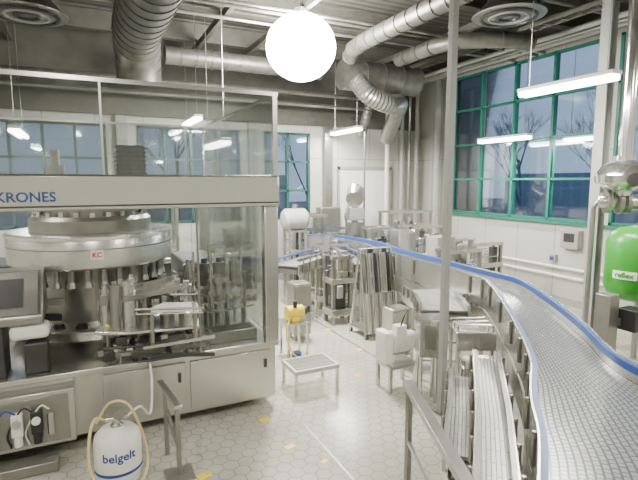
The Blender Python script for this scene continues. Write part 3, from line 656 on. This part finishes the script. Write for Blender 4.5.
def cabinet(X, Y, w, d, h, mt, label, z0=.1):
    x, y = hall(X, Y)
    r = thing('control_cabinet', label, 'cabinet', (x, y, 0))
    G().bb((x-w/2, y-d/2, z0), (x+w/2, y+d/2, h)).obj('cabinet_body', mt, r, bev=.01)
    dr = G().bb((x-w/2+.02, y-d/2-.015, z0+.03), (x+w/2-.02, y-d/2-.001, h-.03)).obj('cabinet_door', mt, r, bev=.004)
    G().bb((x+w/2-.07, y-d/2-.035, (z0+h)/2-.05), (x+w/2-.04, y-d/2-.015, (z0+h)/2+.05)).obj('handle', BLACK, dr)
    for sx in (-1, 1):
        for sy in (-1, 1): G().cyl((x+sx*(w/2-.04), y+sy*(d/2-.04), 0), (x+sx*(w/2-.04), y+sy*(d/2-.04), z0), .02).obj('leg', STEELD, r)
    return r
cabinet(2.45, 9.6, .45, .35, 1.5, GREY, 'grey control cabinet beside the conveyors')
cabinet(1.12, 6.75, .32, .28, .80, STEEL, 'low stainless cabinet beside conveyor table')
cabinet(.25, 12.9, .6, .3, 1.9, STEELD, 'tall grey control cabinet near the windows')
cabinet(1.75, 10.0, .4, .35, 1.6, STEEL, 'stainless control cabinet beside the conveyor bend')
cabinet(-.33, 7.75, .3, .3, .95, STEELD, 'grey steel cabinet behind the labelling machine')

x, y = hall(.96, 8.0)
Q = thing('format_parts_rack', 'leaning steel rack holding rows of vertical format bars', 'rack', (x, y, 0))
for s in (-1, 1):
    G().tube([(x+s*.32, y-.22, .02), (x+s*.30, y+.02, 1.5)], .02).obj('rack_side', STEEL, Q)
    G().tube([(x+s*.32, y+.30, .02), (x+s*.30, y+.04, 1.48)], .02).obj('rack_side', STEEL, Q)
for z in (.12, .62, 1.0, 1.48):
    yy = y-.22+.24*z/1.5
    G().tube([(x-.32, yy, z), (x+.32, yy, z)], .018).obj('rack_shelf_bar', STEEL if z != 1.0 else BLUE, Q)
G().bb((x-.30, y-.16, .10), (x+.30, y+.28, .13)).obj('rack_shelf', STEELD, Q)
for k in range(13):
    xx = x-.28+.047*k; G().box((xx, y-.20, .42), (.028, .05, .66), (-.12, 0, 0)).obj('format_bar', [BRIGHT, STEEL, STEELD][k % 3], Q)
for k in range(12):
    xx = x-.27+.05*k; G().box((xx, y-.08, 1.08), (.03, .05, .66), (-.12, 0, .2)).obj('format_bar', [STEELD, STEEL, BRIGHT, STEEL, DARK][k % 5], Q)
for k in range(4):
    xx = x-.22+.14*k; G().box((xx, y+.05, 1.15), (.09, .03, .62), (-.05, 0, .1)).obj('format_plate', [STEEL, DARK][k % 2], Q)
for s in (-1, 1):
    for t in (-.22, .30): G().cyl((x+s*.30-.015, y+t, .04), (x+s*.30+.015, y+t, .04), .04).obj('castor_wheel', RUBBER, Q)

def machine(X, Y, w, d, label, hz=1.0, tall=1.9, name='filling_machine', glass=True, seed=1, heads=9):
    rnd = random.Random(seed); x, y = hall(X, Y)
    r = thing(name, label, 'bottling machine', (x, y, 0))
    G().bb((x-w/2, y-d/2, .15), (x+w/2, y+d/2, .28)).obj('machine_base', STEEL, r, bev=.01)
    G().bb((x-w/2, y-d/2, hz-.1), (x+w/2, y+d/2, hz)).obj('machine_bed', STEEL, r, bev=.01)
    for sx in (-1, 1):
        for sy in (-1, 1): G().bb((x+sx*(w/2-.05)-.03, y+sy*(d/2-.05)-.03, 0), (x+sx*(w/2-.05)+.03, y+sy*(d/2-.05)+.03, tall)).obj('corner_post', STEELD, r)
    for s in (-1, 1): G().bb((x-w/2, y+s*(d/2-.05)-.03, tall), (x+w/2, y+s*(d/2-.05)+.03, tall+.06)).obj('top_rail', STEEL, r)
    G().bb((x-w/2+.12, y-d/2+.1, .281), (x+w/2-.12, y+d/2-.1, hz-.1)).obj('drive_housing', [STEELD, DARK][seed % 2], r)
    for k in range(heads):
        px, py = x-w/2+.12+(w-.24)*rnd.random(), y-d/2+.12+(d-.24)*rnd.random(); h = .12+.4*rnd.random()
        if k % 2: G().cyl((px, py, hz), (px, py, hz+h), .04+.05*rnd.random(), seg=16).cyl((px, py, hz+h), (px, py, hz+h+.06), .03, seg=10).obj('drive_head', [STEEL, DARK, STEELD, BRIGHT, GREY][k % 5], r)
        else: G().box((px, py, hz+h/2), (.10+.1*rnd.random(), .12, h), (0, 0, rnd.random())).obj('head_block', [STEELD, DARK, STEEL, BRIGHT][k % 4], r, bev=.01)
    for k in range(5):
        yy = y-d/2+.05+(d-.1)*k/4; G().tube([(x-w/2, yy, hz+.12+.05*(k % 3)), (x+w/2, yy, hz+.12+.05*(k % 3))], .012).obj('guide_bar', [STEEL, BLUE, STEELD][k % 3], r)
    if glass: G().bb((x-w/2+.08, y-d/2+.01, hz+.02), (x+w/2-.08, y-d/2+.018, tall-.02)).obj('guard_glass', GLASS, r)
    G().bb((x-w*.3, y-d/2-.05, hz-.35), (x-w*.05, y-d/2-.001, hz-.12)).obj('switch_box', [BLACK, GREY][seed % 2], r, bev=.01)
    return r
machine(.22, 9.9, .7, .5, 'stainless packing machine frame with open drive heads', .95, 1.25, 'packing_machine', False, 2)
machine(-.35, 11.6, .9, .7, 'stainless machine with glazed guard beneath the windows', 1.0, 1.75, 'inspection_machine', True, 3)
machine(3.25, 10.0, .8, .9, 'stainless discharge machine frame beside the wide conveyor', .95, 1.3, 'transfer_machine', False, 5)
machine(2.2, 12.2, 1.3, .6, 'long stainless machine near the white wall', 1.1, 1.8, 'rinsing_machine', False, 6, 14)
machine(2.35, 10.9, .9, .6, 'stainless crate packing frame between the conveyors', 1.0, 1.55, 'packing_machine', False, 8, 12)
machine(2.5, 8.5, .7, .5, 'low stainless machine frame behind the wide conveyor', .95, 1.35, 'transfer_machine', False, 13)
machine(.35, 8.7, .45, .4, 'compact stainless drive frame between the conveyors', .85, 1.2, 'drive_machine', False, 15)
machine(1.45, 11.1, .8, .5, 'stainless labelling frame near the capping machine', 1.05, 1.5, 'drive_machine', False, 17, 12)
machine(-.12, 10.75, .5, .4, 'compact stainless frame under the conveyor end', .8, 1.05, 'drive_machine', False, 19, 6)
x, y = hall(.88, 11.75)
r = thing('capping_machine', 'stainless capping machine with white drum hopper on a column', 'bottling machine', (x, y, 0))
G().lathe((x, y, 0), [(.35, 0), (.35, .1), (.30, .14), (.30, .8), (.38, .84), (.38, .92), (.1, .93)], 28).obj('machine_pedestal', STEEL, r)
G().cyl((x, y, .93), (x, y, 2.1), .08).obj('column', STEELD, r)
G().cyl((x, y, 1.3), (x, y, 1.6), .24, seg=24).obj('capping_turret', STEELD, r)
G().bb((x-.2, y-.15, 1.65), (x+.2, y+.15, 1.95)).obj('drive_gearbox', GREY, r, bev=.03)
G().cyl((x-.10, y-.14, 2.16), (x+.10, y+.14, 2.36), .21, seg=28).obj('cap_hopper', STEEL, r)
G().tube([(x-.2, y-.1, 2.1), (x-.35, y-.15, 1.8), (x-.25, y-.12, 1.5)], .03, 8, 6).obj('cap_chute', STEEL, r)
G().tube([(x+.26, y, .0), (x+.26, y, 4.2)], .025).obj('supply_mast', STEELD, r)
x, y = hall(-.50, 9.9)
r = thing('product_tank', 'small white horizontal tank on a stainless frame', 'tank', (x, y, 0))
RX = Matrix.Rotation(math.pi/2, 3, 'Y')
G().lathe((x-.26, y, 1.82), [(.05, -.03), (.17, 0), (.22, .06), (.22, .46), (.17, .52), (.05, .55)], 28, RX).obj('tank_shell', GREY, r)
g = G()
for dx in (-.18, .18):
    for dy in (-.15, .15): g.bb((x+dx-.02, y+dy-.02, 0), (x+dx+.02, y+dy+.02, 1.64))
g.bb((x-.2, y-.17, 1.56), (x+.2, y+.17, 1.60)).bb((x-.2, y-.17, .8), (x+.2, y+.17, .83)).obj('tank_frame', STEEL, r)
G().cyl((x, y, 2.03), (x, y, 2.12), .05).obj('tank_lid', STEEL, r)

tx, ty = hall(4.44, 6.6); tr = .40
E = thing('expansion_tank', 'green cylindrical expansion vessel on legs with a white name plate', 'tank', (tx, ty, 0))
G().lathe((tx, ty, .95), [(.08, -.02), (.24, .01), (.35, .08), (tr, .18), (tr, .81), (.35, .93), (.24, 1.01), (.08, 1.04)], 44).obj('tank_shell', TANKG, E)
for k in range(3):
    a = k*2*math.pi/3+.4; G().bb((tx+.32*math.cos(a)-.03, ty+.32*math.sin(a)-.03, 0), (tx+.32*math.cos(a)+.03, ty+.32*math.sin(a)+.03, 1.08)).obj('leg', GREY, E)
ang = math.atan2(-ty, -tx)+math.pi/2-.36
dirv = Vector((math.sin(ang), -math.cos(ang)))
g = G(); n = 10; pl = []
for i in range(n+1):
    q = ang-math.pi/2+(-.38+.76*i/n); pl.append((tx+(tr+.006)*math.cos(q), ty+(tr+.006)*math.sin(q)))
g.ribbon(pl, -.004, .004, 1.28, 1.39).obj('name_plate', WHITE, E)
t = text('reflex', .10, TANKG, E, (tx, ty, 1.33), (math.pi/2, 0, 0), 'lettering', .003, 1, tr+.012, .03)
t.rotation_euler = (math.pi/2, 0, ang)
t.location = Vector((dirv.x*(tr+.012), dirv.y*(tr+.012), 1.335))
G().cyl((tx, ty, 1.97), (tx, ty, 2.02), .07).obj('top_nozzle', STEEL, E)
I = thing('insulated_pipework', 'silver insulated pipes with flanges and silver bulb above green tank', 'pipe', (tx-.1, ty+.1, 0))
G().tube([(tx-.22, ty+.45, 2.32), (tx-.18, ty+.35, 2.32), (tx+.1, ty+.2, 2.30), (tx+.6, ty-.2, 2.30), (tx+1.2, ty-.4, 2.3)], .11, 18, 6).obj('insulated_pipe', STEEL, I)
for (fx, fy) in ((-.20, .40), (-.12, .28), (-.02, .24), (.28, .05)):
    G().cyl((tx+fx, ty+fy, 2.31), (tx+fx+.04, ty+fy-.03, 2.31), .17, seg=24).obj('pipe_flange', STEELD, I)
G().lathe((tx-.12, ty+.2, 2.40), [(.10, 0), (.12, .06), (.22, .08), (.36, .18), (.37, .28), (.30, .40), (.16, .48), (.16, .54), (.10, .55), (.10, 2.97)], 30).obj('insulated_valve', BRIGHT, I)
G().cyl((tx-.4, ty-.1, 2.62), (tx-.44, ty-.14, 2.62), .09, seg=20).obj('valve_handwheel', DARK, I)
G().tube([(tx-.22, ty+.45, 2.32), (tx-.24, ty+.52, 2.24), (tx-.24, ty+.54, 2.0), (tx-.24, ty+.54, .0)], .035, 14, 5).obj('drop_pipe', STEELD, I)
x, y = hall(3.72, 6.05)
r = thing('pump_console', 'grey slim steel console with a black box on its side', 'cabinet', (x, y, 0))
G().bb((x-.10, y-.1, 0), (x+.10, y+.1, 1.16)).obj('console_body', STEELD, r, bev=.01)
G().bb((x+.12, y-.3, .7), (x+.38, y-.05, .98)).obj('switch_box', BLACK, r, bev=.015)
G().bb((x+.101, y-.12, .75), (x+.16, y-.06, .85)).obj('bracket', STEELD, r)

yb = 6.55
r = thing('switch_cabinet', 'grey wall-mounted switch box with a dark screen', 'electrical box', (X1-.1, yb, 1.25))
G().bb((X1-.16, yb-.2, 1.22), (X1-.001, yb+.2, 1.60)).obj('box_body', GREY, r, bev=.01)
G().bb((X1-.166, yb-.12, 1.36), (X1-.161, yb+.12, 1.54)).obj('box_screen', DARK, r)
r = thing('wall_socket', 'grey socket box low on the panelled wall', 'electrical box', (X1-.05, yb+.4, .9))
G().bb((X1-.09, yb+.35, .88), (X1-.001, yb+.5, 1.05)).obj('socket_body', GREY, r, bev=.01)
G().bb((X1-.097, yb+.38, .92), (X1-.091, yb+.47, 1.0)).obj('socket_flap', BLUE, r)
for k, z in enumerate((.62, .80)):
    r = thing('heating_pipe', 'horizontal white heating pipe on brackets along the wall', 'pipe', (X1-.12, 6.2, z-.03), 'wall heating pipes')
    G().tube([(X1-.12, 2.0, z), (X1-.12, 10.4, z)], .03).obj('pipe_run', WHITE, r)
    for j in range(5): G().bb((X1-.14, 2.4+1.9*j, z-.045), (X1-.001, 2.43+1.9*j, z-.03)).obj('bracket', STEELD, r)

machine(-3.4, 9.4, 1.2, .6, 'stainless machine with glazed hood behind the labelling machine', 1.1, 2.3, 'filling_machine', True, 9)
machine(-1.95, 10.3, 1.1, .6, 'stainless machine frame behind the labelling machine', 1.1, 2.2, 'filling_machine', True, 11)

# ------------------------------------------------------------------ outside
G().bb((-40, 12.2, -.3), (60, 60, -.15)).obj('ground_outside', mat('dusk_grass', (.12, .16, .20), 0, .9), kind='structure')
def tree(x, y, h, seed):
    rnd = random.Random(seed); g = G()
    def br(p, d, L, r, dep):
        q = p+d*L
        g.cyl(p, q, r, r*.7, seg=5)
        if dep == 0: return
        for k in range(3 if dep > 1 else 4):
            nd = (d+Vector((rnd.uniform(-.75, .75), rnd.uniform(-.75, .75), rnd.uniform(-.1, .5)))).normalized()
            br(p+d*L*rnd.uniform(.6, 1), nd, L*.72, r*.55, dep-1)
    br(Vector((x, y, -.2)), Vector((0, 0, 1)), h*.28, .09, 5)
    g.obj('bare_tree', BARK, loc=(x, y, -.2), label='leafless tree standing outside the windows at dusk', cat='tree', group='trees outside')
for i, (x, y, h) in enumerate([(17, 8, 9), (23, 9, 10), (17, 15, 8), (24, 16, 10), (18, 2, 9), (3.5, 21, 9), (-4, 20, 8), (10, 22, 9)]): tree(x, y, h, i+3)
DF = mat('dusk_facade', (.24, .29, .37), 0, .8)
G().bb((32, -10, -.2), (36, 30, 3.2)).obj('building_outside', DF, label='low building across the yard at dusk', cat='building')
G().bb((-20, 30, -.15), (12, 34, 3.0)).obj('building_outside', DF, label='low building beyond the trees at dusk', cat='building')

w = bpy.data.worlds.new('World'); bpy.context.scene.world = w; w.use_nodes = True; nt = w.node_tree
bg = nt.nodes['Background']; tc = nt.nodes.new('ShaderNodeTexCoord'); sx = nt.nodes.new('ShaderNodeSeparateXYZ'); cr = nt.nodes.new('ShaderNodeValToRGB')
cr.color_ramp.elements[0].position = 0; cr.color_ramp.elements[0].color = (.34, .41, .53, 1); cr.color_ramp.elements[1].position = .6; cr.color_ramp.elements[1].color = (.21, .30, .48, 1)
nt.links.new(tc.outputs['Generated'], sx.inputs[0]); nt.links.new(sx.outputs[2], cr.inputs[0]); nt.links.new(cr.outputs[0], bg.inputs[0]); bg.inputs[1].default_value = 1.8

cam = bpy.data.cameras.new('camera'); cam.sensor_width = 36; cam.lens = 27.08; cam.clip_end = 200
co = bpy.data.objects.new('camera', cam); link(co); co.location = (0, 0, 2.6); co.rotation_euler = (math.radians(83), 0, math.radians(-25.8))
bpy.context.scene.camera = co
